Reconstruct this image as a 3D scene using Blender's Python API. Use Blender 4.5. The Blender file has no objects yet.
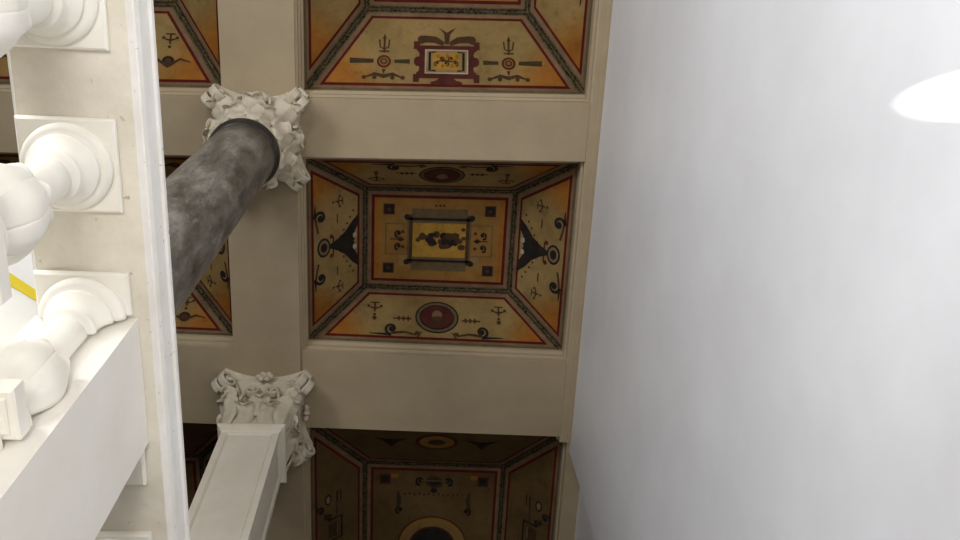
import bpy, math, random
from mathutils import Vector, Matrix
random.seed(7)
S = bpy.context.scene
COL = S.collection
PI = math.pi
ZC = 1.6            # eye height above the stair hall floor; heights "h" below are above the eye

# ------------------------------------------------------------------ materials
def lin(c):
    return tuple(((v/255)/12.92 if v/255 <= .04045 else ((v/255+.055)/1.055)**2.4) for v in c)

def new_mat(name, rough=.6, spec=.35):
    m = bpy.data.materials.new(name); m.use_nodes = True
    nt = m.node_tree; b = nt.nodes['Principled BSDF']
    b.inputs['Roughness'].default_value = rough
    b.inputs['Specular IOR Level'].default_value = spec
    return m, nt, b

def coords(nt, scale=1.0):
    g = nt.nodes.new('ShaderNodeNewGeometry')
    mp = nt.nodes.new('ShaderNodeMapping')
    mp.inputs['Scale'].default_value = (scale,)*3 if not isinstance(scale, tuple) else scale
    nt.links.new(g.outputs['Position'], mp.inputs['Vector'])
    return mp.outputs['Vector']

def noise(nt, vec, scale, detail=6, rough=.6, dist=0):
    n = nt.nodes.new('ShaderNodeTexNoise')
    n.inputs['Scale'].default_value = scale; n.inputs['Detail'].default_value = detail
    n.inputs['Roughness'].default_value = rough; n.inputs['Distortion'].default_value = dist
    nt.links.new(vec, n.inputs['Vector']); return n.outputs['Fac']

def ramp(nt, fac, stops):
    r = nt.nodes.new('ShaderNodeValToRGB')
    e = r.color_ramp.elements
    while len(e) < len(stops): e.new(.5)
    for k, (p, c) in enumerate(stops):
        e[k].position = p; e[k].color = (*lin(c), 1)
    nt.links.new(fac, r.inputs['Fac']); return r.outputs['Color']

def mix(nt, a, b, fac, mode='MIX'):
    m = nt.nodes.new('ShaderNodeMix'); m.data_type = 'RGBA'; m.blend_type = mode
    if isinstance(fac, float): m.inputs[0].default_value = fac
    else: nt.links.new(fac, m.inputs[0])
    for k, v in ((6, a), (7, b)):
        if isinstance(v, tuple): m.inputs[k].default_value = (*lin(v), 1)
        else: nt.links.new(v, m.inputs[k])
    return m.outputs[2]

def bump(nt, b, fac, strength, dist=.01):
    n = nt.nodes.new('ShaderNodeBump'); n.inputs['Strength'].default_value = strength
    n.inputs['Distance'].default_value = dist
    nt.links.new(fac, n.inputs['Height']); nt.links.new(n.outputs['Normal'], b.inputs['Normal'])

def stone(name, c0, c1, scale=6, rough=.6, bmp=.15, spots=None, spec=.3):
    m, nt, b = new_mat(name, rough, spec)
    v = coords(nt)
    col = ramp(nt, noise(nt, v, scale, 8, .65), [(.3, c0), (.7, c1)])
    if spots:
        s = noise(nt, v, scale*5, 4, .6)
        rr = nt.nodes.new('ShaderNodeMapRange')
        rr.inputs[1].default_value = .66; rr.inputs[2].default_value = .74
        nt.links.new(s, rr.inputs[0])
        col = mix(nt, col, spots, rr.outputs[0])
    nt.links.new(col, b.inputs['Base Color'])
    if bmp: bump(nt, b, noise(nt, v, scale*9, 5, .6), bmp, .004)
    return m

M = {}
M['white_stone'] = stone('white_stone', (236, 231, 218), (247, 244, 236), 5, .55, .08)
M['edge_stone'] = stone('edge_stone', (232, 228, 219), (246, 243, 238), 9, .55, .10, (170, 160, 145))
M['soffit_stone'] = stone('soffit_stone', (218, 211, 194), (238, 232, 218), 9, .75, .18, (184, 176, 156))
M['pedestal_stone'] = stone('pedestal_stone', (236, 231, 220), (246, 242, 234), 3.5, .55, .08)
M['beam_plaster'] = stone('beam_plaster', (170, 153, 125), (182, 165, 136), 2.5, .8, .06)
M['trim_plaster'] = stone('trim_plaster', (170, 153, 126), (183, 166, 138), 3, .8, .04)
M['capital_stone'] = stone('capital_stone', (196, 185, 162), (217, 207, 187), 9, .7, .15, (160, 144, 116))
M['pier_stone'] = stone('pier_stone', (222, 212, 193), (234, 226, 210), 4, .6, .06)
M['floor_stone'] = stone('floor_stone', (128, 116, 102), (146, 134, 118), 2, .5, .05)
M['gap_stone'] = stone('gap_stone', (196, 176, 120), (214, 198, 150), 9, .8, .05)
M['banner_white'] = stone('banner_white', (240, 238, 232), (250, 249, 245), 4, .8, .02)
M['banner_yellow'] = stone('banner_yellow', (230, 205, 50), (240, 218, 80), 4, .8, .02)
M['wall_back'] = stone('dim_plaster', (96, 82, 66), (108, 94, 76), 3, .8, .05)
M['iron'] = stone('iron', (70, 66, 60), (90, 84, 78), 6, .5, .03)

def wall_mat():
    m, nt, b = new_mat('polished_plaster', .42, .4)
    v = coords(nt)
    c = ramp(nt, noise(nt, v, 1.6, 5, .6), [(.3, (230, 230, 233)), (.7, (240, 241, 244))])
    w = noise(nt, coords(nt, (1, 1, .35)), 6, 6, .65)
    c = mix(nt, c, (212, 212, 215), w, 'MIX') if False else c
    nt.links.new(c, b.inputs['Base Color'])
    bump(nt, b, noise(nt, v, 7, 4, .5), .05, .004)
    return m
M['wall'] = wall_mat()

def marble():
    m, nt, b = new_mat('grey_marble', .32, .45)
    v = coords(nt, (1, 1, .34))
    base = ramp(nt, noise(nt, v, 10, 10, .72, .2), [(.32, (58, 55, 50)), (.5, (108, 104, 97)), (.68, (158, 154, 146))])
    fl = noise(nt, v, 26, 6, .75, .1)
    rr = nt.nodes.new('ShaderNodeMapRange'); rr.inputs[1].default_value = .55; rr.inputs[2].default_value = .75
    nt.links.new(fl, rr.inputs[0])
    col = mix(nt, base, (150, 147, 141), rr.outputs[0])
    vn = noise(nt, coords(nt, (1, 1, .5)), 2.2, 6, .6, 2.2)
    r2 = nt.nodes.new('ShaderNodeMapRange'); r2.inputs[1].default_value = .49; r2.inputs[2].default_value = .505
    nt.links.new(vn, r2.inputs[0])
    nt.links.new(col, b.inputs['Base Color'])
    return m
M['marble'] = marble()
M['collar_dark'] = stone('collar_dark', (40, 38, 36), (62, 59, 56), 8, .35, .03)

def paint(name, c0, c1, scale=5, rough=.85):
    """distemper colour with uneven old pigment and worn, sooty blotches"""
    m, nt, b = new_mat(name, rough, .12)
    v = coords(nt)
    d = tuple(int(c*.86) for c in c0)
    col = ramp(nt, noise(nt, v, scale, 7, .7), [(.3, d), (.7, c1)])
    rr = nt.nodes.new('ShaderNodeMapRange'); rr.inputs[1].default_value = .52; rr.inputs[2].default_value = .78; rr.inputs[4].default_value = .55
    nt.links.new(noise(nt, v, 11, 6, .75, .3), rr.inputs[0])
    col = mix(nt, col, tuple(int(c*.62) for c in c0), rr.outputs[0])
    nt.links.new(col, b.inputs['Base Color'])
    return m
P = {}
P['tan'] = paint('paint_tan', (142, 116, 70), (158, 132, 84), 3)
P['orange'] = paint('paint_orange', (150, 92, 34), (162, 106, 44), 4)
P['ochre'] = paint('paint_ochre', (138, 108, 62), (150, 120, 72), 3)
P['shaded_ground'] = paint('paint_shaded_ground', (98, 76, 44), (110, 88, 54), 3)  # coffer ground with shade mixed into the colour, for the far end
for k in range(6):
    t = (k+1)/6
    P['tint%d' % k] = paint('paint_tint', tuple(int(a+(b-a)*t) for a, b in zip((142, 116, 70), (150, 92, 34))), tuple(int(a+(b-a)*t) for a, b in zip((158, 132, 84), (162, 106, 44))), 3)
P['amber'] = paint('paint_amber', (144, 104, 50), (154, 114, 60), 4)
P['red'] = paint('paint_red', (84, 24, 20), (98, 32, 27))
P['maroon'] = paint('paint_maroon', (78, 36, 30), (92, 46, 38), 9)
P['pink'] = paint('paint_pink', (122, 96, 68), (134, 108, 80))
P['band'] = paint('paint_band', (98, 84, 60), (110, 95, 70), 14)
P['green'] = paint('paint_green', (54, 52, 34), (70, 64, 42), 24)
P['black'] = paint('paint_black', (34, 30, 28), (48, 42, 38), 14)
P['brown'] = paint('paint_brown', (70, 48, 32), (84, 60, 40), 14)
P['grey'] = paint('paint_grey', (98, 82, 56), (110, 94, 66), 14)
P['white'] = paint('paint_white', (176, 160, 136), (188, 172, 150))
P['yellow'] = paint('paint_yellow', (166, 124, 48), (178, 138, 60), 9)
PK = list(P); PL = [P[k] for k in PK]
def pi(k): return PK.index(k)

# ------------------------------------------------------------------ mesh helper
GS = 1.0     # scale about the eye point; shrinks the balustrade clear of the column
SKEW = None  # plan offset of ceiling pieces: beams and coffers skewed to fit image lines
def plan_skew(x, y):
    ks = [(.9, -.024), (1.37, -.020), (2.78, .024), (3.47, .027)]
    if y <= ks[0][0]: k = ks[0][1]
    elif y >= ks[-1][0]: k = ks[-1][1]
    else:
        for (a, ka), (b, kb) in zip(ks, ks[1:]):
            if a <= y <= b: k = ka+(kb-ka)*(y-a)/(b-a); break
    return y+(x-.19)*k
class MB:
    def __init__(s): s.v = []; s.f = []; s.m = []; s.s = []
    def add(s, vs, fs, mat=0, smooth=False):
        o = len(s.v); s.v += [tuple(v) for v in vs]
        for f in fs: s.f.append([o+i for i in f]); s.m.append(mat); s.s.append(smooth)
    def box(s, x0, x1, y0, y1, z0, z1, mat=0, bev=0):
        if bev:
            b = bev
            a = [(x0+b, y0+b), (x1-b, y0+b), (x1-b, y1-b), (x0+b, y1-b)]
            c = [(x0, y0), (x1, y0), (x1, y1), (x0, y1)]
            rings = [[(*p, z0) for p in a], [(*p, z0+b) for p in c], [(*p, z1-b) for p in c], [(*p, z1) for p in a]]
            s.loft(rings, mat); return
        vs = [(x0, y0, z0), (x1, y0, z0), (x1, y1, z0), (x0, y1, z0), (x0, y0, z1), (x1, y0, z1), (x1, y1, z1), (x0, y1, z1)]
        s.add(vs, [(0, 3, 2, 1), (4, 5, 6, 7), (0, 1, 5, 4), (1, 2, 6, 5), (2, 3, 7, 6), (3, 0, 4, 7)], mat)
    def loft(s, rings, mat=0, smooth=False, caps=True):
        n = len(rings[0]); vs = [p for r in rings for p in r]; fs = []
        for k in range(len(rings)-1):
            for i in range(n):
                j = (i+1) % n
                fs.append((k*n+i, k*n+j, (k+1)*n+j, (k+1)*n+i))
        s.add(vs, fs, mat, smooth)
        if caps:
            s.add(rings[0], [tuple(range(n-1, -1, -1))], mat); s.add(rings[-1], [tuple(range(n))], mat)
    def lathe(s, prof, n=48, a0=0, a1=2*PI, mat=0, cx=0, cy=0, smooth=True):
        full = abs(a1-a0-2*PI) < 1e-6
        cols = n if full else n+1
        vs = []
        for r, z in prof:
            for i in range(cols):
                a = a0+(a1-a0)*i/n
                vs.append((cx+r*math.cos(a), cy+r*math.sin(a), z))
        fs = []
        for k in range(len(prof)-1):
            for i in range(n):
                j = (i+1) % cols
                fs.append((k*cols+i, k*cols+j, (k+1)*cols+j, (k+1)*cols+i))
        s.add(vs, fs, mat, smooth)
        for k, rev in ((0, True), (len(prof)-1, False)):
            ring = [vs[k*cols+i] for i in range(cols)]
            if prof[k][0] > 1e-5: s.add(ring, [tuple(range(cols-1, -1, -1)) if rev else tuple(range(cols))], mat)
        if not full:   # flat cut face
            pts = [vs[k*cols] for k in range(len(prof))] + [vs[k*cols+n] for k in range(len(prof)-1, -1, -1)]
            s.add(pts, [tuple(range(len(pts)))], mat)
    def tube(s, pts, rad, n=10, mat=0):
        pts = [Vector(p) for p in pts]; rings = []
        up = Vector((0, 0, 1))
        for i, p in enumerate(pts):
            t = (pts[min(i+1, len(pts)-1)]-pts[max(i-1, 0)]).normalized()
            a = t.cross(up)
            if a.length < 1e-3: a = t.cross(Vector((1, 0, 0)))
            a.normalize(); b = t.cross(a)
            r = rad[i] if isinstance(rad, (list, tuple)) else rad
            rings.append([p+a*r*math.cos(2*PI*k/n)+b*r*math.sin(2*PI*k/n) for k in range(n)])
        s.loft(rings, mat, True)
    def sphere(s, c, r, n=12, m=8, mat=0, sq=(1, 1, 1)):
        vs = []; fs = []
        for k in range(m+1):
            t = PI*k/m
            for i in range(n):
                a = 2*PI*i/n
                vs.append((c[0]+r*sq[0]*math.sin(t)*math.cos(a), c[1]+r*sq[1]*math.sin(t)*math.sin(a), c[2]+r*sq[2]*math.cos(t)))
        for k in range(m):
            for i in range(n):
                j = (i+1) % n; fs.append((k*n+i, (k+1)*n+i, (k+1)*n+j, k*n+j))
        s.add(vs, fs, mat, True)
    def build(s, name, mats, parent=None, loc=None, merge=True):
        me = bpy.data.meshes.new(name)
        if SKEW: s.v = [(x, plan_skew(x+SKEW[0], y+SKEW[1])-SKEW[1], z) for x, y, z in s.v]
        me.from_pydata([(x*GS, y*GS, z*GS) for x, y, z in s.v], [], s.f)
        for m in (mats if isinstance(mats, list) else [mats]): me.materials.append(m)
        for p, mi, sm in zip(me.polygons, s.m, s.s): p.material_index = mi; p.use_smooth = sm
        me.update()
        if merge:
            import bmesh
            bm = bmesh.new(); bm.from_mesh(me)
            bmesh.ops.remove_doubles(bm, verts=bm.verts, dist=1e-6)
            bmesh.ops.recalc_face_normals(bm, faces=bm.faces)
            bm.to_mesh(me); bm.free()
        o = bpy.data.objects.new(name, me); COL.objects.link(o)
        if parent: o.parent = parent
        if loc is not None: o.location = (loc[0], loc[1], loc[2]+ (0 if parent else ZC))
        elif not parent: o.location = (0, 0, ZC)
        return o

def tag(o, label, cat, group=None):
    o['label'] = label; o['category'] = cat
    if group: o['group'] = group
    return o
def struct(o): o['kind'] = 'structure'; return o
def thing(name, loc, label, cat, group=None):
    o = bpy.data.objects.new(name, None); COL.objects.link(o)
    o.empty_display_size = .1
    o.location = (loc[0]*GS, loc[1]*GS, loc[2]*GS+ZC)
    return tag(o, label, cat, group)

# ------------------------------------------------------------------ carved ornament
def leaf_bm(path, W, ang, lobes=3, wrap=1.0, thick=.012, rib=.010, cx=0, cy=0, nu=18, nv=9, flat=None, notch=.22):
    """acanthus leaf: path = [(r,z)...] up the bell and curling over; flat=(origin,tangent,out) lays it on a flat face."""
    def at(u):
        k = u*(len(path)-1); i = min(int(k), len(path)-2); f = k-i
        p0 = path[max(i-1, 0)]; p1 = path[i]; p2 = path[i+1]; p3 = path[min(i+2, len(path)-1)]
        q = []
        for c in (0, 1):
            a, b, d, e = p0[c], p1[c], p2[c], p3[c]
            q.append(.5*((2*b)+(-a+d)*f+(2*a-5*b+4*d-e)*f*f+(-a+3*b-3*d+e)*f**3))
        return q
    fr = []; bk = []
    for i in range(nu+1):
        u = i/nu
        r, z = at(u); r2, z2 = at(min(u+.02, 1)); r1, z1 = at(max(u-.02, 0))
        t = Vector((r2-r1, z2-z1)); t = t.normalized() if t.length > 1e-7 else Vector((0, 1))
        n = Vector((t.y, -t.x))                       # outward normal in (r,z)
        prof = (.55+.6*math.sin(PI*min(u*1.12, 1)**.8)) * (1-.75*max(0, (u-.72)/.28)**2)
        edge = 1-notch*(.5+.5*math.cos(2*PI*lobes*u))
        w = W*prof*edge
        rowf = []; rowb = []
        for j in range(nv+1):
            v = -1+2*j/nv
            rel = rib*(1-abs(v))**2*1.6 + rib*.5*math.cos(3*PI*v) - wrap*rib*.9*v*v
            for row, off in ((rowf, rel+thick*.5), (rowb, rel*.4-thick*.5)):
                rr = r+n.x*off; zz = z+n.y*off
                if flat:
                    o, tg, ou = flat
                    row.append(tuple(Vector(o)+Vector(tg)*(v*w)+Vector(ou)*rr+Vector((0, 0, zz))))
                else:
                    a = ang+v*w/max(r, .05)
                    row.append((cx+rr*math.cos(a), cy+rr*math.sin(a), zz))
        fr.append(rowf); bk.append(rowb)
    mb = MB(); n = nv+1
    vs = [p for r in fr for p in r]+[p for r in bk for p in r]; o = (nu+1)*n; fs = []
    for i in range(nu):
        for j in range(nv):
            a = i*n+j
            fs.append((a, a+1, a+n+1, a+n)); fs.append((o+a, o+a+n, o+a+n+1, o+a+1))
        a = i*n; fs.append((a, a+n, o+a+n, o+a)); a = i*n+nv; fs.append((a, o+a, o+a+n, a+n))
    for j in range(nv):
        fs.append((j, o+j, o+j+1, j+1)); a = nu*n+j; fs.append((a, a+1, o+a+1, o+a))
    mb.add(vs, fs, 0, True)
    return mb

def scroll_mb(org, out, width, R=.075, turns=1.6, thick=.022, stem=None, flip=1):
    """a rolled volute: ribbon spiralling in the plane (out, up) around org, extruded across."""
    out = Vector(out).normalized(); up = Vector((0, 0, 1)); ac = out.cross(up)
    pts = []
    N = 44
    for i in range(N+1):
        t = i/N; a = PI*.62*1 - flip*t*turns*2*PI; r = R*(1-.78*t)
        pts.append((r*math.cos(a), r*math.sin(a)))
    if stem:
        s0 = stem; p0 = pts[0]
        pre = [(s0[0]+(p0[0]-s0[0])*(k/8), s0[1]+(p0[1]-s0[1])*(k/8)**.7) for k in range(8)]
        pts = pre+pts
    rings = []
    for i, p in enumerate(pts):
        q0 = pts[max(i-1, 0)]; q1 = pts[min(i+1, len(pts)-1)]
        t = Vector((q1[0]-q0[0], q1[1]-q0[1])); t.normalize(); n = Vector((-t.y, t.x))
        k = i/(len(pts)-1); w = width*(.7+.3*min(1, k*2)); th = thick*(1-.35*k)
        ring = []
        for (a, b) in ((-1, -.6), (-.55, -1), (0, -.62), (.55, -1), (1, -.6), (1, .6), (.55, 1), (0, .62), (-.55, 1), (-1, .6)):
            ring.append(Vector(org)+out*(p[0]+n.x*b*th/2)+up*(p[1]+n.y*b*th/2)+ac*(a*w/2))
        rings.append(ring)
    mb = MB(); mb.loft(rings, 0, True)
    # eye of the volute
    for sgn in (-1, 1):
        mb.sphere(Vector(org)+ac*(sgn*width*.42), R*.24, 10, 6)
    return mb

def rosette_mb(c, out, R=.06):
    out = Vector(out).normalized(); up = Vector((0, 0, 1)); ac = out.cross(up)
    mb = MB()
    for k in range(6):
        a = 2*PI*k/6
        d = ac*math.cos(a)+up*math.sin(a)
        e = ac*-math.sin(a)+up*math.cos(a)
        vs = []; fs = []
        nn, mm = 8, 5
        for i in range(mm+1):
            t = PI*i/mm
            for j in range(nn):
                b = 2*PI*j/nn
                vs.append(Vector(c)+d*(R*.62+R*.42*math.cos(t))+e*(R*.34*math.sin(t)*math.cos(b))+out*(R*.30*math.sin(t)*math.sin(b)+R*.12))
        for i in range(mm):
            for j in range(nn):
                jj = (j+1) % nn; fs.append((i*nn+j, (i+1)*nn+j, (i+1)*nn+jj, i*nn+jj))
        mb.add(vs, fs, 0, True)
    mb.sphere(Vector(c)+out*R*.25, R*.32, 10, 7)
    return mb

def abacus_mb(hx, z0, z1, inset, n=12, cut=.05):
    def outline(h, cu):
        pts = []
        for k in range(4):
            a = PI/2*k
            ca, sa = math.cos(a), math.sin(a)
            for i in range(n+1):
                s = -1+2*i/n
                x = h-inset*(1-s*s); y = s*(h-cu)
                pts.append((x*ca-y*sa, x*sa+y*ca))
        return pts
    dz = z1-z0
    mb = MB()
    rings = []
    for h, z in ((hx-.03, z0), (hx-.022, z0+dz*.3), (hx-.012, z0+dz*.45), (hx-.012, z0+dz*.55), (hx, z0+dz*.7), (hx, z1)):
        rings.append([(x, y, z) for x, y in outline(h, cut)])
    mb.loft(rings)
    return mb

# ------------------------------------------------------------------ the setting
XL0, XL1 = -1.275, -.80           # long beam above the columns
WX = 1.234                        # stair wall
SOF = 6.0                         # beam soffits
OPN = 6.13                        # springing of the painted coffers
YF, YB = -4.6, 7.0

mb = MB(); mb.box(-4.2, 1.6, YF-.2, YB+.2, -1.75, -1.6)
struct(mb.build('floor', M['floor_stone']))
mb = MB(); mb.box(WX, WX+.4, YF, 3.605, -1.6, SOF-.004)
struct(mb.build('wall_right', M['wall']))
mb = MB(); mb.box(1.345, 1.634, 3.606, YB, -1.6, 6.0)
struct(mb.build('wall_recess', M['wall']))
mb = MB(); mb.box(-4.0, 1.634, YB, YB+.2, -1.6, 7.0)
struct(mb.build('wall_back', M['wall_back']))
mb = MB(); mb.box(-4.0, 1.634, YF, YB, 6.72, 6.95)
struct(mb.build('ceiling', M['beam_plaster']))

def profile_beam(name, axis, a0, a1, prof, mat):
    """extrude a section (c,h) along an axis"""
    mb = MB()
    r = []
    for a in (a0, a1):
        r.append([(a, c, h) if axis == 'x' else (c, a, h) for c, h in prof])
    mb.loft(r)
    return struct(mb.build(name, mat))

# long beam with stepped mouldings on both edges
def steps(c0, c1, top=6.7):
    return [(c0, SOF-.003), (c1, SOF-.003), (c1, SOF+.012), (c1+.018, SOF+.018), (c1+.018, SOF+.05), (c1+.032, SOF+.058),
            (c1+.032, SOF+.09), (c1+.045, SOF+.10), (c1+.045, top), (c0, top)]
profile_beam('ceiling_beam', 'y', YF, YB, steps(XL0, XL1), M['beam_plaster'])
def csteps(c0, c1, top=6.7):
    return [(c0, SOF), (c1, SOF), (c1, SOF+.045), (c1+.016, SOF+.052), (c1+.016, SOF+.085), (c1+.035, SOF+.10), (c1+.035, top),
            (c0-.035, top), (c0-.035, SOF+.10), (c0-.016, SOF+.085), (c0-.016, SOF+.052), (c0, SOF+.045)]
BEAMS = [(-1.55, -1.10), (.955, 1.355), (2.825, 3.455), (6.235, 6.7)]
OPX_R = (XL1+.045, 1.133)         # coffer openings, right bay
OPX_L = (-3.2, XL0-.002)
SKEW = (0, 0)
for (y0, y1) in BEAMS:
    for (x0, x1) in ((OPX_R[0]-.03, OPX_R[1]+.02), (OPX_L[0]-.2, OPX_L[1]+.03)):
        profile_beam('ceiling_beam', 'x', x0, x1, csteps(y0, y1), M['beam_plaster'])
SKEW = None
# moulded cornice on the stair wall, dropped end, and its continuation over the recess
def cornice(c0, c1, h0=SOF, top=6.7):
    return [(c0, h0+.13), (c0, h0+.045), (c0+.018, h0+.04), (c0+.018, h0+.006), (c0+.03, h0), (c0+.068, h0), (c0+.072, h0-.008), (c0+.095, h0-.012),
            (c0+.10, h0-.03), (c1-.004, h0-.036), (c1, h0-.036), (c1+.05, h0), (c1+.05, top), (c0, top)]
o = profile_beam('trim_1', 'y', YF, 3.53, cornice(1.135, WX-.0), M['trim_plaster'])
o = profile_beam('trim_2', 'y', 3.53, YB, [(1.20, SOF+.07), (1.215, SOF+.06), (1.215, SOF+.01), (1.225, SOF), (1.36, SOF), (1.36, 6.7), (1.20, 6.7)], M['trim_plaster'])
profile_beam('trim_3', 'y', YF, YB, [(-3.9, SOF), (OPX_L[0]-.05, SOF), (OPX_L[0]-.0, SOF+.10), (OPX_L[0], 6.7), (-3.9, 6.7)], M['beam_plaster'])
# end slabs that close the ceiling past the last beams
mb = MB(); mb.box(-3.25, 1.14, YF, -1.585, OPN, 6.7); struct(mb.build('ceiling_slab', M['beam_plaster']))
mb = MB(); mb.box(-3.25, 1.2, 6.73, YB, OPN, 6.7); struct(mb.build('ceiling_slab', M['beam_plaster']))

# ------------------------------------------------------------------ painted coffers
def inset(poly, ds):
    n = len(poly); out = []
    lines = []
    for i in range(n):
        a = Vector(poly[i]); b = Vector(poly[(i+1) % n]); d = (b-a).normalized(); nn = Vector((-d.y, d.x))
        lines.append((a+nn*ds[i], d))
    for i in range(n):
        p, d = lines[i-1]; q, e = lines[i]
        cr = d.x*e.y-d.y*e.x
        t = ((q.x-p.x)*e.y-(q.y-p.y)*e.x)/cr
        out.append(p+d*t)
    return out

class Painter:
    """paints flat shapes (pigment colours, plus one ground darkened for shade) on one plane: O + e1*s + e2*t, raised a hair towards n per layer"""
    def __init__(s, O, e1, e2, n, sx=1):
        s.O, s.e1, s.e2, s.n = Vector(O), Vector(e1), Vector(e2), Vector(n); s.mb = MB(); s.sx = sx
    def poly(s, pts, m, L):
        vs = [s.O+s.e1*(p[0]*s.sx)+s.e2*p[1]+s.n*(.0012*L) for p in pts]
        s.mb.add(vs, [tuple(range(len(vs)))], pi(m))
    def rect(s, x0, x1, y0, y1, m, L): s.poly([(x0, y0), (x1, y0), (x1, y1), (x0, y1)], m, L)
    def disc(s, x, y, r, m, L, ry=None, n=24):
        ry = ry or r
        s.poly([(x+r*math.cos(2*PI*k/n), y+ry*math.sin(2*PI*k/n)) for k in range(n)], m, L)
    def line(s, pts, w, m, L):
        pts = [Vector(p) for p in pts]; l = []; r = []
        for i, p in enumerate(pts):
            d = (pts[min(i+1, len(pts)-1)]-pts[max(i-1, 0)])
            d = d.normalized() if d.length > 1e-9 else Vector((1, 0))
            k = w[i] if isinstance(w, list) else w
            nn = Vector((-d.y, d.x))*k/2
            l.append(p+nn); r.append(p-nn)
        for i in range(len(pts)-1): s.poly([l[i], r[i], r[i+1], l[i+1]], m, L)
    def scroll(s, x, y, R, m, L, dirx=1, turns=1.25, tail=.12):
        N = 18; pts = []; ws = []
        for i in range(N+1):
            t = i/N; a = -PI/2+turns*2*PI*(1-t); rr = R*(.18+.82*(t))
            pts.append((x+dirx*rr*math.cos(a), y+rr*math.sin(a))); ws.append(R*(.30+.2*t))
        pts.append((x-dirx*-(tail), y-R*.9)); ws.append(R*.14)
        s.line(pts, ws, m, L)
        s.disc(x, y, R*.42, m, L+1, n=10)
    def cross(s, x, y, k, m, L):
        s.rect(x-.007*k, x+.007*k, y-.035*k, y+.045*k, m, L)
        s.line([(x-.055*k, y+.012*k), (x, y-.006*k), (x+.055*k, y+.012*k)], [.006, .02*k, .006], m, L+1)
        s.line([(x-.035*k, y+.048*k), (x+.035*k, y+.048*k)], .011*k, m, L+2)
        for dx, dy in ((-.05, .016), (.05, .016), (0, -.06)): s.disc(x+dx*k, y+dy*k, .013*k, m, L+2, n=8)
    def garland(s, a, b, w, L):
        a, b = Vector(a), Vector(b); d = b-a; ln = d.length; d /= ln; nn = Vector((-d.y, d.x))
        k = 0; step = w*.52; x = step/2
        while x < ln:
            c = a+d*x+nn*random.uniform(-.12, .12)*w
            r = w*random.uniform(.30, .48)
            pts = []
            for q in range(7):
                an = 2*PI*q/7+random.random()*.5; rr = r*random.uniform(.6, 1.1)
                pts.append(c+d*rr*math.cos(an)+nn*rr*math.sin(an))
            s.poly(pts, random.choice(['green', 'green', 'green', 'black', 'brown']), L+(k % 3))
            k += 1; x += step*random.uniform(.8, 1.2)
    def border(s, poly, ds, red=.02, fill='tan', skip=()):
        """poly counter-clockwise; ds = border band width on each side"""
        s.poly(poly, 'band', 0)
        n = len(poly)
        p1 = inset(poly, [d*.52 for d in ds]); s.poly(p1, 'pink', 1)
        p2 = inset(poly, ds); s.poly(p2, 'red', 2)
        p3 = inset(poly, [d+red for d in ds]); s.poly(p3, fill, 3)
        if True:
            pm = inset(poly, [d*.24 for d in ds])
            for i in range(n):
                if i in skip: continue
                s.garland(pm[i], pm[(i+1) % n], max(ds)*.50, 2)
        return p3
    def corners(s, q):
        """warm tint in the two outer corners of a cove"""
        for c, a, b in ((q[0], q[1], q[3]), (q[1], q[0], q[2])):
            u = (a-c).normalized(); w = (b-c).normalized(); ln = min(.34, (b-c).length*.6)
            for k in range(6):
                f = 1.15-.12*k
                s.poly([c, c+u*ln*f, c+u*ln*f*.72+w*ln*f*.36, c+w*ln*f], 'tint%d' % k, 4+k*.15)

def medallion(p, x, y, a, b):
    p.disc(x, y, a, 'black', 5, b, 32); p.disc(x, y, a*.93, 'grey', 6, b*.91, 32); p.disc(x, y, a*.80, 'black', 7, b*.78, 32)
    lens = [(x+a*.76*math.cos(t), y+b*.70*math.sin(t)*abs(math.sin(t))**.25) for t in [2*PI*k/28 for k in range(28)]]
    p.poly(lens, 'maroon', 8)
    p.disc(x, y+b*.12, a*.24, 'pink', 9, b*.30, 12); p.poly([(x-a*.36, y-b*.5), (x+a*.36, y-b*.5), (x+a*.18, y+b*.05), (x-a*.18, y+b*.05)], 'brown', 9)

def cove_oval(p, L, k=1.0):
    """long cove with an oval medallion, scrolls and little crosses"""
    t = L*.47
    medallion(p, 0, t, .165*k, .135*k)
    for s in (-1, 1):
        p.cross(s*.47*k, L*.60, .95*k, 'brown', 5)
        p.disc(s*.47*k, L*.42, .018, 'brown', 5, n=8)
        p.line([(s*.19, t-.02), (s*.33, t-.02)], .012, 'maroon', 5)
        for q in (.215, .25, .285): p.poly([(s*q, t-.045), (s*(q+.02), t-.02), (s*q, t+.005), (s*(q-.012), t-.02)], 'brown', 6)
        p.scroll(s*.34, L*.24, .048, 'black', 5, s, 1.3, .16)
        p.line([(s*.34, L*.165), (s*.24, L*.19), (s*.16, L*.15), (s*.11, L*.20)], [.022, .018, .014, .008], 'brown', 7)
        p.scroll(s*.15, L*.17, .025, 'brown', 8, -s, 1.1, .02)

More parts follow.
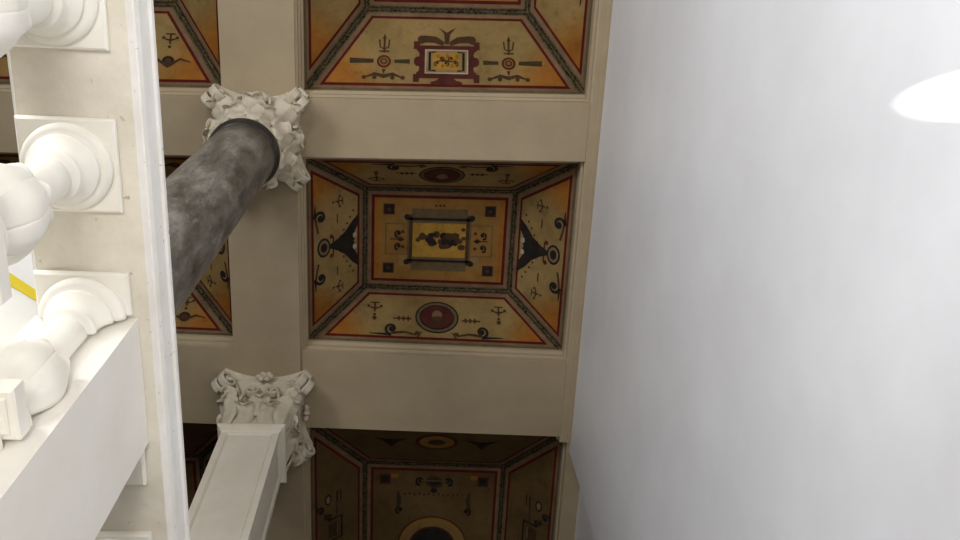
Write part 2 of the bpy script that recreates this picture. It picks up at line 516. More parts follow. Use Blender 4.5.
def cove_bat(p, L, k=1.0):
    """short cove: dark winged shape at the inner edge, chain of ovals along the outer edge"""
    t = L*.86
    p.poly([(-.21, t+.01), (-.16, t-.055), (-.09, t-.12), (-.045, t-.19), (-.012, t-.27), (.012, t-.27), (.045, t-.19), (.09, t-.12), (.16, t-.055), (.21, t+.01), (.12, t+.0), (.075, t-.03), (.04, t-.015), (0, t-.04), (-.04, t-.015), (-.075, t-.03), (-.12, t)], 'black', 6)
    for s in (-1, 1): p.disc(s*.045, t-.03, .022, 'white', 7, .018, 10)
    p.disc(0, L*.27, .075, 'black', 5, .06, 20); p.disc(0, L*.27, .058, 'pink', 6, .045, 20); p.disc(0, L*.27, .036, 'black', 7, .03, 16)
    p.rect(-.075, .075, L*.42, L*.445, 'maroon', 5)
    for s in (-1, 1):
        p.disc(s*.075, L*.40, .018, 'maroon', 6, n=8)
        p.scroll(s*.235, L*.215, .05, 'black', 5, s, 1.2, .10)
        p.line([(s*.12, L*.18), (s*.18, L*.15), (s*.24, L*.13)], .018, 'brown', 5)
        p.cross(s*.335, L*.52, .8, 'brown', 5)
        for q in range(5): p.disc(s*(.06+.045*q), L*(.56+.055*q), .010, 'maroon', 5, n=6)
        p.line([(s*.17, L*.50), (s*.24, L*.50)], .010, 'maroon', 6)

def baton(p, x0, x1, y, w, L):
    p.poly([(x0, y-w*.35), (x1, y-w*.5), (x1, y+w*.5), (x0, y+w*.35)], 'green', L)
    p.line([(x0, y), (x1, y)], w*.22, 'brown', L+1)

def cartouche(p, x, y, w, h):
    """strapwork frame: maroon with scrolled ears, white fillet, black corner brackets, amber field with flourishes"""
    a, b = w/2, h/2
    p.rect(x-a, x+a, y-b, y+b, 'maroon', 5)
    for sx in (-1, 1):
        for sy in (-1, 1):
            p.rect(x+sx*a-.02, x+sx*a+.02, y+sy*b-.03, y+sy*b+.03, 'maroon', 6)
        p.disc(x+sx*(a+.006), y+b*.42, .026, 'tan', 7, h*.13, 14); p.disc(x+sx*(a+.006), y-b*.42, .026, 'tan', 7, h*.13, 14); p.disc(x+sx*(a-.012), y, .03, 'maroon', 8, h*.15, 14)
        p.line([(x+sx*.02, y+b+.012), (x+sx*.08, y+b+.045), (x+sx*.15, y+b+.05), (x+sx*.19, y+b+.02)], [.03, .05, .055, .03], 'brown', 6)
        p.disc(x+sx*.17, y+b+.045, .03, 'brown', 7, n=12)
    p.rect(x-a*.72, x+a*.72, y-b*.74, y+b*.74, 'white', 9)
    p.rect(x-a*.67, x+a*.67, y-b*.66, y+b*.66, 'tan', 10)
    for sx in (-1, 1):
        xx = x+sx*a*.56
        p.line([(x+sx*a*.36, y+b*.55), (xx, y+b*.55), (xx, y-b*.55), (x+sx*a*.36, y-b*.55)], .018, 'black', 11)
    p.rect(x-a*.44, x+a*.44, y-b*.52, y+b*.52, 'yellow', 12)
    for k in range(5):
        xx = x-a*.32+k*a*.155
        p.scroll(xx, y+b*(.16 if k % 2 else -.12), .020, 'maroon' if k % 2 else 'brown', 13, 1 if k % 3 else -1, 1.1, .02)
        p.disc(xx+.008, y+b*(-.28 if k % 2 else .30), .012, 'orange', 13, .016, 8)
    p.line([(x-a*.30, y-b*.02), (x-.03, y+b*.06), (x+.04, y-b*.03), (x+a*.32, y+b*.04)], .009, 'brown', 16)
    p.poly([(x-.06, y+b+.14), (x, y+b+.10), (x+.06, y+b+.14), (x+.02, y+b+.09), (x+.012, y+b+.01), (x-.012, y+b+.01), (x-.02, y+b+.09)], 'brown', 8)
    p.poly([(x-.05, y-b), (x+.05, y-b), (x+.10, y-b-.045), (x-.10, y-b-.045)], 'maroon', 6)
    p.disc(x, y-b-.035, .11, 'maroon', 7, .022, 16)

def trident(p, x, y, k=1.0):
    p.rect(x-.007, x+.007, y, y+.10*k, 'brown', 5)
    for s in (-1, 1): p.line([(x, y+.025), (x+s*.028, y+.04), (x+s*.034, y+.085*k)], .010, 'brown', 6)
    p.poly([(x-.014, y+.09*k), (x+.014, y+.09*k), (x, y+.125*k)], 'brown', 7); p.rect(x-.035, x+.035, y+.002, y+.012, 'brown', 8)

def target(p, x, y):
    p.disc(x, y, .048, 'maroon', 5, n=20); p.disc(x, y, .034, 'orange', 6, n=16); p.disc(x, y, .025, 'brown', 7, n=14); p.disc(x, y, .013, 'pink', 8, n=10)

def cove_cart(p, L):
    cartouche(p, 0, L*.355, .41, .25)
    for s in (-1, 1):
        x = s*.425
        target(p, x, L*.35)
        baton(p, x+s*.07, x+s*.23, L*.355, .042, 5); baton(p, x-s*.07, x-s*.175, L*.355, .034, 5)
        trident(p, x, L*.46, 1.15)
        p.poly([(x-.014, L*.26), (x+.014, L*.26), (x, L*.19)], 'brown', 5)
        p.line([(x-.12, L*.16), (x-.06, L*.20), (x, L*.17), (x+.06, L*.20), (x+.12, L*.16)], [.012, .022, .03, .022, .012], 'brown', 6)
        for q in (-.13, -.06, .06, .13): p.disc(x+q, L*.155, .016, 'brown', 7, n=8)

def cove_baton(p, L):
    target(p, 0, L*.40)
    for s in (-1, 1):
        p.poly([(s*.075, L*.40-.012), (s*.25, L*.40-.02), (s*.25, L*.40+.02), (s*.075, L*.40+.012)], 'green', 5)
        p.scroll(s*.07, L*.22, .035, 'brown', 6, s, 1.2, .09)
        p.scroll(s*.30, L*.24, .04, 'maroon', 6, s, 1.2, .12)
    trident(p, 0, L*.56)

def cove_disc(p, L, k=1.0):
    """left bay cove: scrolled disc with cross above"""
    for s in (-1, 0, 1):
        x = s*.57
        p.disc(x, L*.30, .042, 'black', 5, n=14); p.disc(x, L*.30, .024, 'brown', 6, n=10)
        p.line([(x-.14, L*.26), (x-.08, L*.33), (x, L*.24), (x+.08, L*.33), (x+.15, L*.29)], [.01, .02, .026, .018, .008], 'brown', 7)
        p.cross(x, L*.56, .9, 'brown', 5)
        p.line([(x-s*.12, L*.64), (x-s*.20, L*.66), (x-s*.28, L*.63)] if s else [(-.05, L*.7), (0, L*.72), (.05, L*.7)], [.012, .03, .008], 'brown', 6)

def cove_small_cart(p, L):
    for s in (-1, 1):
        x = s*.30
        p.line([(x-.10, L*.30), (x-.10, L*.55), (x+.10, L*.55), (x+.10, L*.30)], .02, 'black', 5); p.rect(x-.07, x+.07, L*.30, L*.50, 'brown', 6)
        p.line([(x-.06, L*.47), (x+.06, L*.47)], .014, 'pink', 7)
        p.scroll(x+.13, L*.30, .035, 'black', 6, 1, 1.2, .06); p.scroll(x-.13, L*.30, .035, 'black', 6, -1, 1.2, .06)
        y0 = s*.60
        p.disc(y0, L*.30, .05, 'black', 5, .032, 16); p.disc(y0, L*.30, .034, 'tan', 6, .02, 14)
        p.rect(y0-.05, y0+.05, L*.45, L*.475, 'black', 6); p.rect(y0-.05, y0+.05, L*.52, L*.54, 'black', 6)
        p.scroll(s*.52, L*.16, .04, 'black', 6, s, 1.2, .08)
        p.line([(s*.42, L*.45), (s*.55, L*.45)], .012, 'brown', 7)
    p.scroll(.05, L*.2, .035, 'black', 6, 1); p.scroll(-.05, L*.2, .035, 'black', 6, -1)

def cove_twinbat(p, L):
    for s in (-1, 1):
        x = s*.36; t = L*.42
        p.poly([(x-.14, t-.10), (x-.06, t-.03), (x, t+.07), (x+.06, t-.03), (x+.14, t-.10), (x+.03, t-.07), (x-.03, t-.07)], 'black', 6)
    p.disc(0, L*.36, .17, 'maroon', 5, .14, 24); p.disc(0, L*.36, .14, 'amber', 6, .11, 24); p.disc(0, L*.36, .07, 'brown', 7, .05, 20)

def centre_picture(p, a, b):
    """framed little landscape with side panels and corner squares"""
    for sx in (-1, 1):
        for sy in (-1, 1):
            x, y = sx*(a-.105), sy*(b-.085)
            p.rect(x-.042, x+.042, y-.042, y+.042, 'maroon', 5); p.rect(x-.034, x+.034, y-.034, y+.034, 'black', 6); p.disc(x, y, .016, 'brown', 7, n=8)
        x = sx*(a-.165)
        p.rect(x-.085, x+.085, -.125, .125, 'grey', 5); p.rect(x-.078, x+.078, -.118, .118, 'amber', 6)
        p.scroll(x+.012, .045, .030, 'black', 7, sx, 1.1, .03); p.scroll(x+.012, -.055, .030, 'black', 7, sx, 1.1, .03)
        p.disc(x-sx*.03, 0, .020, 'brown', 7, n=10); p.disc(x-sx*.045, .06, .014, 'brown', 7, n=8); p.disc(x-sx*.045, -.06, .014, 'brown', 7, n=8)
        p.line([(x-sx*.06, 0), (x+sx*.05, 0)], .010, 'brown', 7)
        p.rect(sx*a-sx*.032, sx*a-sx*.0, -b, b, 'orange', 4)
    p.rect(-.21, .21, -.245, .245, 'grey', 5); p.rect(-.30, .30, -.215, .215, 'ochre', 4.5)
    p.rect(-.24, .24, -.20, .20, 'grey', 7)
    p.rect(-.25, .25, .155, .175, 'black', 10); p.rect(-.25, .25, -.175, -.155, 'black', 10)
    for s in (-1, 1):
        p.rect(s*.215-.012, s*.215+.012, -.19, .19, 'brown', 10)
        for q in (-1, 1): p.disc(s*.245, q*.18, .022, 'black', 11, n=8)
    p.rect(-.20, .20, -.135, .135, 'yellow', 11)
    rr = random.Random(3)
    for k in range(34):
        u = rr.random(); x = -.14+.30*u; y = rr.uniform(-.045, .045)+(.02 if u < .4 else 0)
        if abs(x-.01) > .11: y *= .6
        p.disc(x, y, rr.uniform(.018, .038), 'brown' if k % 3 else 'black', 12+k*.1, rr.uniform(.016, .030), 9)
    for x, y, q in ((-.16, .0, .02), (.17, -.05, .03), (.185, .02, .02), (.18, .09, .018)): p.disc(x, y, q, 'brown', 12, q*.8, 9)
    for s in (-.03, 0, .03): p.disc(s, b-.05, .010, 'red', 5, n=6)

def centre_arch(p, a, b):
    """ring medallion towards the middle, corner squares, scroll ornament by the near edge"""
    for sx in (-1, 1):
        for sy in (-1, 1):
            x, y = sx*(a-.095), sy*(b-.085)
            p.rect(x-.046, x+.046, y-.046, y+.046, 'maroon', 5); p.rect(x-.03, x+.03, y-.03, y+.03, 'black', 6)
        for sy in (-1, 1):
            p.line([(sx*.30, sy*(b-.20)), (sx*.29, sy*(b-.28)), (sx*.30, sy*(b-.36))], [.02, .035, .03], 'green', 5)
            p.scroll(sx*.285, sy*(b-.38), .035, 'black', 6, sx, 1.2, .03)
            p.rect(sx*a-sx*.20, sx*a-sx*.14, sy*(b-.05)-.02, sy*(b-.05)+.02, 'orange', 4)
            p.scroll(sx*.115, sy*(b-.09), .04, 'black', 6, sx, 1.2, .05)
    for sy in (-1, 1):
        p.disc(0, sy*(b-.10), .075, 'brown', 7, .055, 16); p.disc(0, sy*(b-.10), .05, 'black', 8, .03, 14)
        p.rect(-.11, .11, sy*(b-.085)-.008, sy*(b-.085)+.008, 'grey', 9); p.disc(0, sy*(b-.18), .03, 'black', 6, .025, 10)
        for q in range(-6, 7): p.disc(q*.04, sy*(b-.225)+.008*(q % 2), .011, 'brown', 5, n=6)
    p.disc(0, 0, .30, 'brown', 7, n=44); p.disc(0, 0, .285, 'amber', 8, n=44); p.disc(0, 0, .255, 'ochre', 9, n=44); p.disc(0, 0, .20, 'maroon', 10, n=40); p.disc(0, 0, .185, 'black', 11, n=40)

def centre_plain(p, a, b):
    for sx in (-1, 1):
        for sy in (-1, 1):
            x, y = sx*(a-.10), sy*(b-.09)
            p.rect(x-.04, x+.04, y-.04, y+.04, 'maroon', 5)
    cartouche(p, 0, 0, .5, .3)

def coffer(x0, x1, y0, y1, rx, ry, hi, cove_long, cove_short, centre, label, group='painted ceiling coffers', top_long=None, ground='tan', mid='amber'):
    """truncated pyramid vault between beams: opening x0..x1,y0..y1 at OPN, crease inset by rx, ry at height hi"""
    cx, cy = (x0+x1)/2, (y0+y1)/2
    root = thing('ceiling_coffer', (cx, cy, OPN), label, 'ceiling coffer', group)
    global SKEW
    SKEW = (cx, cy)
    a, b = (x1-x0)/2, (y1-y0)/2; dh = hi-OPN
    ia, ib = a-rx, b-ry
    c = Vector((0, 0, 0))
    for (nx, ny) in ((0, 1), (0, -1), (1, 0), (-1, 0)):
        if ny:  O = Vector((0, ny*b, 0)); e1 = Vector((-ny*-1, 0, 0)); run = ry; ow, iw = a, ia
        else:   O = Vector((nx*a, 0, 0)); e1 = Vector((0, -nx*-1, 0)); run = rx; ow, iw = b, ib
        inward = Vector((-nx, -ny, 0))
        e2 = (inward*run+Vector((0, 0, dh))); L = e2.length; e2.normalize()
        n = (inward*dh-Vector((0, 0, run))).normalized()
        # keep paint coordinates counter-clockwise
        p = Painter(O, e1, e2, n)
        poly = [(-ow, 0), (ow, 0), (iw, L), (-iw, L)]
        q = p.border(poly, [.036, .062, .055, .062], fill=ground, skip=(0,))
        if ground == 'tan': p.corners(q)
        (cove_short if nx else (top_long if (top_long and ny < 0) else cove_long))(p, L)
        p.mb.build('painted_cove', PL, root, merge=False)
    p = Painter((0, 0, dh), (1, 0, 0), (0, -1, 0), (0, 0, -1))
    poly = [(-ia, -ib), (ia, -ib), (ia, ib), (-ia, ib)]
    p.border(poly, [.05]*4, .022, mid)
    centre(p, ia-.075, ib-.075)
    p.mb.build('painted_panel', PL, root, merge=False)
    SKEW = None
    return root

xr0, xr1 = OPX_R; xl0, xl1 = OPX_L
coffer(xr0, xr1, -1.065, .92, .385, .505, 6.5, cove_cart, cove_baton, centre_plain,
       'brightest painted ceiling coffer with a maroon strapwork cartouche, cut off by the top edge')
coffer(xr0, xr1, 1.39, 2.79, .385, .305, 6.5, cove_oval, cove_bat, centre_picture,
       'painted ceiling coffer with small framed landscape at its centre, between the two cream cross beams')
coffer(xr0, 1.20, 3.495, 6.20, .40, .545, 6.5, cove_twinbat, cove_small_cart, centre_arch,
       'darkest painted ceiling coffer with round ring medallion, at the bottom edge beside the pier', top_long=cove_twinbat, ground='shaded_ground', mid='shaded_ground')  # ground and panel colour darkened to carry the shade at this end
coffer(xl0, xl1, -1.065, .92, .385, .505, 6.5, cove_disc, cove_baton, centre_plain,
       'painted ceiling coffer corner above the column capital, beside the white handrail at top left')
coffer(xl0, xl1, 1.39, 2.79, .385, .305, 6.5, cove_disc, cove_bat, centre_picture,
       'painted ceiling coffer corner seen behind the grey marble column shaft')
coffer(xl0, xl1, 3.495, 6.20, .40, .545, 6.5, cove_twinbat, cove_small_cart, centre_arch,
       'dark sliver of painted ceiling coffer between handrail and panelled pier', top_long=cove_twinbat, ground='shaded_ground', mid='shaded_ground')  # same shade-darkened ground as its right-hand neighbour

# ------------------------------------------------------------------ upper landing the column, pier and balustrade stand on
FL = 1.056
mb = MB(); mb.box(-4.0, -.65, YF, YB, FL-.25, FL)
struct(mb.build('floor_landing', M['floor_stone']))
mb = MB(); mb.box(-.90, -.65, YF, YB, -1.6, FL-.25)
struct(mb.build('wall_stair', M['wall']))

# ------------------------------------------------------------------ marble column
CX, CY = -1.033, 1.228
def capital_leaves(par, rows, flat=False):
    pass
col = thing('column', (CX, CY, FL), 'grey marble column with a white leafy capital, rising behind the handrail', 'column')
b0 = -FL     # heights below are h-FL
mb = MB()
mb.box(-.255, .255, -.255, .255, 0, .09, 0, .006)
mb.lathe([(.244, .09), (.253, .12), (.244, .15), (.232, .16), (.226, .19), (.232, .20), (.238, .225), (.232, .25), (.222, .26)], 48)
mb.build('base', M['white_stone'], col)
mb = MB()
prof = [(.220, .26), (.207, .31)]
for k in range(13):
    t = k/12; prof.append((.193+.003*t, .33+t*(5.33-FL-.33)))
mb.lathe(prof, 64)
mb.build('shaft', M['marble'], col)
z = 5.32-FL
mb = MB(); mb.lathe([(.196, z), (.207, z+.015), (.207, z+.03), (.211, z+.04), (.217, z+.06), (.215, z+.085), (.206, z+.10)], 64)
mb.build('collar', M['collar_dark'], col)
z0 = 5.42-FL; ztop = SOF-FL
mb = MB()
mb.lathe([(.205, z0), (.212, z0+.03), (.205, z0+.12), (.205, z0+.22), (.215, z0+.34), (.245, z0+.43), (.275, z0+.49), (.28, z0+.50)], 48)
cap = mb.build('capital', M['capital_stone'], col)
abacus_mb(.32, z0+.50, ztop, .075).build('abacus', M['capital_stone'], cap)
for k in range(8):
    a = 2*PI*k/8+PI/8
    pth = [(.212, z0+.01), (.222, z0+.07), (.222, z0+.13), (.235, z0+.18), (.268, z0+.205), (.285, z0+.185), (.277, z0+.165)]
    o = leaf_bm(pth, .085, a, 3).build('leaf', M['capital_stone'], cap)
for k in range(8):
    a = 2*PI*k/8
    pth = [(.212, z0+.08), (.222, z0+.18), (.228, z0+.26), (.25, z0+.32), (.292, z0+.345), (.312, z0+.32), (.30, z0+.30)]
    if k % 2 == 1:
        pth = [(.212, z0+.10), (.23, z0+.22), (.25, z0+.31), (.30, z0+.375), (.35, z0+.395), (.372, z0+.37), (.36, z0+.345)]
    leaf_bm(pth, .085, a, 3).build('leaf', M['capital_stone'], cap)
for k in range(4):
    a = PI/4+PI/2*k
    d = Vector((math.cos(a), math.sin(a), 0)); tg = Vector((-d.y, d.x, 0))
    for s in (-1, 1):
        o = scroll_mb(d*.352+tg*(s*.036)+Vector((0, 0, z0+.425)), d, .06, .075, 1.5, .026, stem=(-.13, -.20))
        o.build('volute', M['capital_stone'], cap)
    d2 = Vector((math.cos(a-PI/4), math.sin(a-PI/4), 0))
    rosette_mb(d2*.262+Vector((0, 0, z0+.51)), d2, .058).build('rosette', M['capital_stone'], cap)
    for s in (-1, 1):   # inner small helices
        tg2 = Vector((-d2.y, d2.x, 0))
        mbh = scroll_mb(d2*.262+tg2*(s*.058)+Vector((0, 0, z0+.435)), tg2*(-s), .04, .042, 1.4, .018, stem=(-.05, -.12))
        mbh.build('helix', M['capital_stone'], cap)

# ------------------------------------------------------------------ panelled pier
PX, PY = -1.05, 3.285
PH = .19
pier = thing('pier', (PX, PY, FL), 'square cream stone pier with panelled sides and a leafy capital, bottom of photo', 'pier')
hb = 5.36-FL
mb = MB(); mb.box(-PH-.05, PH+.05, -PH-.05, PH+.05, 0, .16, 0, .008); mb.box(-PH-.025, PH+.025, -PH-.025, PH+.025, .16, .22, 0, .01)
mb.build('base', M['pier_stone'], pier)
mb = MB()
core = PH-.014
mb.box(-core, core, -core, core, .2, hb)
shaft = mb.build('shaft', M['pier_stone'], pier)
# raised frame round a sunk panel on every side
for k in range(4):
    a = PI/2*k; ca, sa = math.cos(a), math.sin(a)
    mb = MB()
    bw = .038
    zb, zt = .22, hb
    outer = [(-PH, zb), (PH, zb), (PH, zt), (-PH, zt)]
    o2 = [(-core, zb), (core, zb), (core, zt), (-core, zt)]
    i1 = [(-PH+bw, zb+.08), (PH-bw, zb+.08), (PH-bw, zt-.03), (-PH+bw, zt-.03)]
    i2 = [(-PH+bw+.012, zb+.092), (PH-bw-.012, zb+.092), (PH-bw-.012, zt-.042), (-PH+bw+.012, zt-.042)]
    rings = []
    for pts, dep in ((o2, core), (outer, PH), (i1, PH), (i2, core+.001)):
        rings.append([(s*ca+dep*sa, s*sa-dep*ca, zz) for s, zz in pts])
    mb.loft(rings, caps=False)
    mb.build('panel_frame', M['pier_stone'], pier)
mb = MB()
rings = []
for e, zz in ((.0, hb-.02), (.012, hb-.01), (.012, hb+.004), (.03, hb+.012), (.034, hb+.03), (.026, hb+.048), (.0, hb+.055)):
    q = PH+e; rings.append([(-q, -q, zz), (q, -q, zz), (q, q, zz), (-q, q, zz)])
mb.loft(rings); mb.build('astragal', M['pier_stone'], pier)
z0 = hb+.05
mb = MB(); rings = []
for q, zz in ((.182, z0), (.19, z0+.02), (.182, z0+.2), (.19, z0+.36), (.22, z0+.46), (.26, z0+.53)):
    rings.append([(-q, -q, zz), (q, -q, zz), (q, q, zz), (-q, q, zz)])
mb.loft(rings)
pcap = mb.build('capital', M['capital_stone'], pier)
abacus_mb(.335, z0+.53, ztop, .07).build('abacus', M['capital_stone'], pcap)
for k in range(4):
    a = PI/2*k
    ou = Vector((math.cos(a), math.sin(a), 0)); tg = Vector((-ou.y, ou.x, 0))
    for s in (-1, 1):
        pth = [(.188, z0), (.20, z0+.06), (.206, z0+.13), (.222, z0+.19), (.25, z0+.215), (.265, z0+.195), (.258, z0+.175)]
        leaf_bm(pth, .078, 0, 2, flat=(tg*(s*.093), tg, ou), notch=.10, rib=.014).build('leaf', M['capital_stone'], pcap)
        scroll_mb(ou*.235+tg*(s*.075)+Vector((0, 0, z0+.42)), tg*(-s), .05, .055, 1.5, .022, stem=(-.06, -.15)).build('helix', M['capital_stone'], pcap)
    pth = [(.19, z0+.14), (.205, z0+.22), (.22, z0+.29), (.255, z0+.33), (.272, z0+.31), (.262, z0+.29)]
    leaf_bm(pth, .07, 0, 3, flat=((0, 0, 0), tg, ou)).build('leaf', M['capital_stone'], pcap)
    rosette_mb(ou*.285+Vector((0, 0, z0+.545)), ou, .066).build('rosette', M['capital_stone'], pcap)
    a2 = a+PI/4
    d = Vector((math.cos(a2), math.sin(a2), 0)); tg = Vector((-d.y, d.x, 0))
    pth = [(.262, z0), (.275, z0+.10), (.285, z0+.19), (.31, z0+.26), (.35, z0+.285), (.368, z0+.26), (.358, z0+.235)]
    leaf_bm(pth, .085, a2, 3).build('leaf', M['capital_stone'], pcap)
    pth = [(.265, z0+.16), (.285, z0+.27), (.31, z0+.34), (.355, z0+.385), (.385, z0+.375), (.39, z0+.35)]
    leaf_bm(pth, .07, a2, 3).build('leaf', M['capital_stone'], pcap)
    for s in (-1, 1):
        scroll_mb(d*.385+tg*(s*.034)+Vector((0, 0, z0+.455)), d, .06, .075, 1.5, .026, stem=(-.16, -.18)).build('volute', M['capital_stone'], pcap)

# ------------------------------------------------------------------ balustrade
GS = .88  # balustrade and board below are scaled down towards the eye
FL = FL/GS
RH = 2.0                     # underside of the handrail
BX = -.757                   # baluster axis
# handrail
prof = [(-.615, RH), (-.612, RH+.002), (-.606, RH+.012), (-.601, RH+.014), (-.597, RH+.03), (-.596, RH+.095), (-.590, RH+.10), (-.590, RH+.118),
        (-.60, RH+.128), (-.63, RH+.14), (-.84, RH+.14), (-.875, RH+.128), (-.885, RH+.118), (-.885, RH+.10), (-.879, RH+.095), (-.878, RH+.03), (-.874, RH+.014),
        (-.869, RH+.012), (-.864, RH+.002), (-.862, RH)]
mb = MB()
ys = [YF+.3+ (YB-YF-.6)*k/160 for k in range(161)]
rings = [[(c, y, h) for c, h in prof] for y in ys]
n = len(prof); vs = [p for r in rings for p in r]
for i in range(n):
    j = (i+1) % n
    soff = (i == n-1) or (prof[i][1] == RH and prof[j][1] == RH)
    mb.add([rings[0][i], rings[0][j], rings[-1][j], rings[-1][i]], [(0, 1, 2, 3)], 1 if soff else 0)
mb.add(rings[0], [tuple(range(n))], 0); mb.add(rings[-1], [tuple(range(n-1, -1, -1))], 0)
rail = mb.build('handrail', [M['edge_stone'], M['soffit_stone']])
tag(rail, 'long white stone handrail seen from below with moulded outer edge', 'handrail')

# baluster, built in local heights: 0 at plinth underside (h = 1.425) up to .575 at the handrail
PB = 1.41
def z_(h): return h-PB
body_prof = [(.060, 1.462), (.080, 1.464), (.083, 1.474), (.078, 1.484), (.062, 1.489), (.056, 1.497), (.058, 1.508), (.070, 1.528), (.082, 1.555), (.0875, 1.580), (.0865, 1.605), (.080, 1.635),
             (.069, 1.665), (.057, 1.695), (.050, 1.72), (.0475, 1.75), (.0465, 1.81), (.0465, 1.862), (.0425, 1.866), (.0425, 1.872), (.056, 1.875), (.059, 1.884), (.057, 1.892), (.055, 1.895),
             (.058, 1.91), (.064, 1.925), (.073, 1.935), (.0765, 1.939), (.0775, 1.943), (.0765, 1.946), (.070, 1.947), (.070, 1.951), (.085, 1.952), (.093, 1.958), (.0975, 1.966), (.0965, 1.975), (.093, 1.979), (.080, 1.98)]
def plate(y0, y1, z0, z1, hw, up):
    mb = MB(); b = .005
    if up:   # top abacus, bevelled edge line below
        mb.box(-hw, hw, y0, y1, z0, z1, 0, b)
    else:
        mb.box(-hw, hw, y0, y1, z0, z1, 0, b)
        fr = .014
        mb.box(-hw+fr, hw-fr, y0+fr, y1-fr, z0-.006, z0+.001, 0, .003)
    return mb
def make_baluster(y, label, half=0, group='balusters under the handrail'):
    r = thing('baluster', (BX, y, PB), label, 'baluster', group)
    hw = .105
    a0, a1 = (0, 2*PI) if not half else ((PI, 2*PI) if half < 0 else (0, PI))
    y0, y1 = (-hw if half <= 0 else .001), (hw if half >= 0 else -.001)
    plate(y0, y1, z_(1.978), z_(2.0), hw, True).build('abacus', M['white_stone'], r)
    mb = MB(); mb.lathe([(q, z_(h)) for q, h in body_prof], 56 if not half else 28, a0, a1)
    body = mb.build('body', M['white_stone'], r)
    hw2 = .10
    y0, y1 = (-hw2 if half <= 0 else .001), (hw2 if half >= 0 else -.001)
    plate(y0, y1, 0.006, z_(1.463), .084, False).build('plinth', M['white_stone'], r)
    nl = 8
    for k in range(nl):
        a = 2*PI*(k+.5)/nl
        if half < 0 and math.sin(a) > -.2: continue
        if half > 0 and math.sin(a) < .2: continue
        pth = [(.058, z_(1.50)), (.078, z_(1.54)), (.0895, z_(1.58)), (.0885, z_(1.61)), (.081, z_(1.645)), (.0735, z_(1.668)), (.075, z_(1.682)), (.080, z_(1.686))]
        leaf_bm(pth, .039, a, 2, thick=.006, rib=.0016, nu=18, nv=7, notch=.10).build('leaf', M['white_stone'], body)
    return r
make_baluster(.136, 'white carved baluster cut off by the top left corner of the photo')
make_baluster(.491, 'white carved stone baluster with its whole square cap in view, left edge middle')
make_baluster(.846, 'half baluster against the upper side of the big white pedestal', -1)
make_baluster(1.199, 'half baluster cap edge just past the lower side of the pedestal', 1)
make_baluster(1.554, 'baluster whose cap just shows at the bottom edge beside the pedestal')

# pedestal between the half balusters
ped = thing('pedestal', (BX, 1.0225, FL), 'large plain white stone pedestal block holding up the handrail, lower left', 'pedestal')
mb = MB(); mb.box(-.118, .116, -.166, .166, 0, RH-FL-.0, 0, .003)
mb.build('block', M['pedestal_stone'], ped)

# base course
mb = MB(); mb.box(-.86, -.70, YF+.3, .855, FL, PB); mb.box(-.86, -.70, 1.190, YB-.3, FL, PB)
tag(mb.build('base_course', M['white_stone']), 'low white stone course carrying the balusters', 'base course')

# pale board with a yellow stripe standing on the landing just behind the balusters
brd = thing('board', (-1.02, .86, FL), 'pale board with a yellow stripe, standing behind the balusters at the left edge', 'board')
brd.rotation_euler.z = -.75
mb = MB(); mb.box(-.010, .010, -.24, .17, .05, 1.22, 0, .003)
mb.build('panel', M['banner_white'], brd)
mb = MB(); vs = [(.0108, -.14, .93), (.0108, .13, 1.03), (.0108, .13, 1.07), (.0108, -.14, .99)]
vs += [(.0122, y, z) for _, y, z in vs]
mb.add(vs, [(0, 1, 2, 3), (4, 5, 6, 7), (0, 1, 5, 4), (1, 2, 6, 5), (2, 3, 7, 6), (3, 0, 4, 7)])
mb.build('stripe', M['banner_yellow'], brd)
for y in (-.17, .15):
    mb = MB(); mb.box(-.03, .03, y-.015, y+.015, 0, .05, 0, .003); mb.build('foot', M['iron'], brd)

GS = 1.0
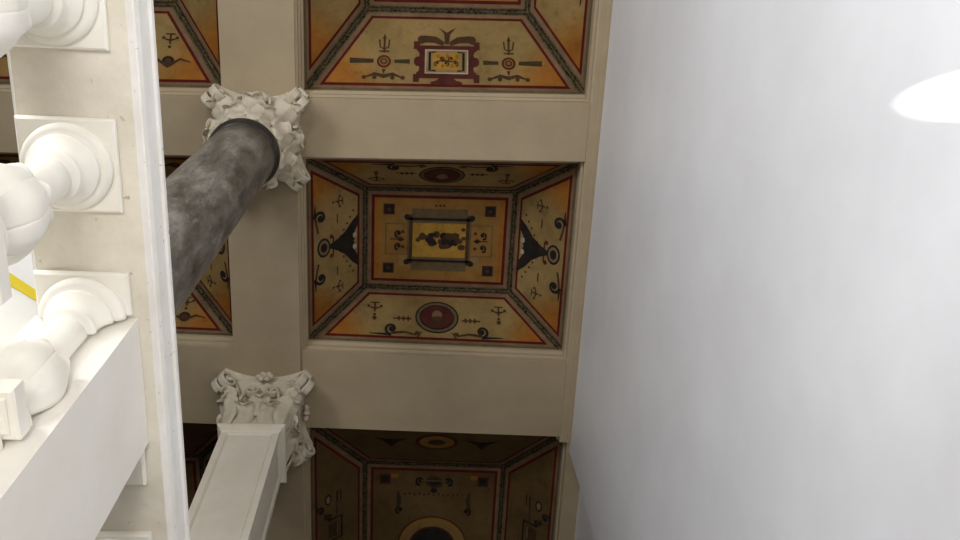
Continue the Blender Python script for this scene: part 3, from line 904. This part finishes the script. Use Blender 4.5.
# ------------------------------------------------------------------ light
def area(name, loc, target_, sx, sy, power, color):
    l = bpy.data.lights.new(name, 'AREA'); l.shape = 'RECTANGLE'; l.size = sx; l.size_y = sy; l.energy = power; l.color = color
    o = bpy.data.objects.new(name, l); COL.objects.link(o)
    o.location = (loc[0], loc[1], loc[2]+ZC)
    d = Vector(target_)-Vector(loc); o.rotation_euler = d.to_track_quat('-Z', 'Y').to_euler()
    return o
area('arcade_daylight', (-3.9, -2.8, 2.6), (1.2, .2, 2.0), 2.0, 1.6, 176, (.97, .98, 1))
area('landing_fill', (-1.2, -2.4, 1.8), (1.2, .5, 1.8), 1.4, 1.4, 72, (.95, .98, 1))  # added fill lamp aimed at the stair wall; no window here
area('stair_fill', (-.2, -1.0, -.8), (1.2, .4, 1.0), 1.0, 1.0, 52, (1, .97, .94))  # added fill lamp hanging below the eye, brightens wall and balustrade
l = bpy.data.lights.new('patch_spot', 'SPOT'); l.energy = 500; l.spot_size = math.radians(5.0); l.spot_blend = .15; l.shadow_soft_size = .005  # added spot that makes the bright wall patch; no fitting behind it
o = bpy.data.objects.new('patch_spot', l); COL.objects.link(o)
p0, p1 = Vector((1.0, -.06, .6)), Vector((1.234, .232, 1.87))
o.location = p0+Vector((0, 0, ZC)); o.rotation_euler = (p1-p0).to_track_quat('-Z', 'Y').to_euler()

w = bpy.data.worlds.new('World'); S.world = w; w.use_nodes = True
bg = w.node_tree.nodes['Background']; bg.inputs['Color'].default_value = (.92, .95, 1, 1); bg.inputs['Strength'].default_value = .02

# ------------------------------------------------------------------ camera (looking up, tilted)
R = [[0.9969023, 0.05002840, -0.06068743], [-0.02661535, 0.94067855, 0.33825359], [0.07400964, -0.33559057, 0.93909613]]
f = 899.94
cam = bpy.data.cameras.new('Camera'); co = bpy.data.objects.new('Camera', cam); COL.objects.link(co)
cx = Vector((R[0][0], -R[0][1], R[0][2])); cyv = Vector((R[1][0], -R[1][1], R[1][2])); cz = -Vector((R[2][0], -R[2][1], R[2][2]))
mt = Matrix((cx, cyv, cz)).transposed().to_4x4(); mt.translation = (0, 0, ZC)
co.matrix_world = mt
cam.sensor_width = 36; cam.lens = f*36/960; cam.clip_start = .02
S.camera = co
S.view_settings.view_transform = 'Standard'; S.view_settings.look = 'None'
S.view_settings.exposure = 0; S.view_settings.gamma = 1; S.view_settings.use_curve_mapping = False
S.cycles.max_bounces = 8; S.cycles.diffuse_bounces = 6
S.cycles.use_denoising = True
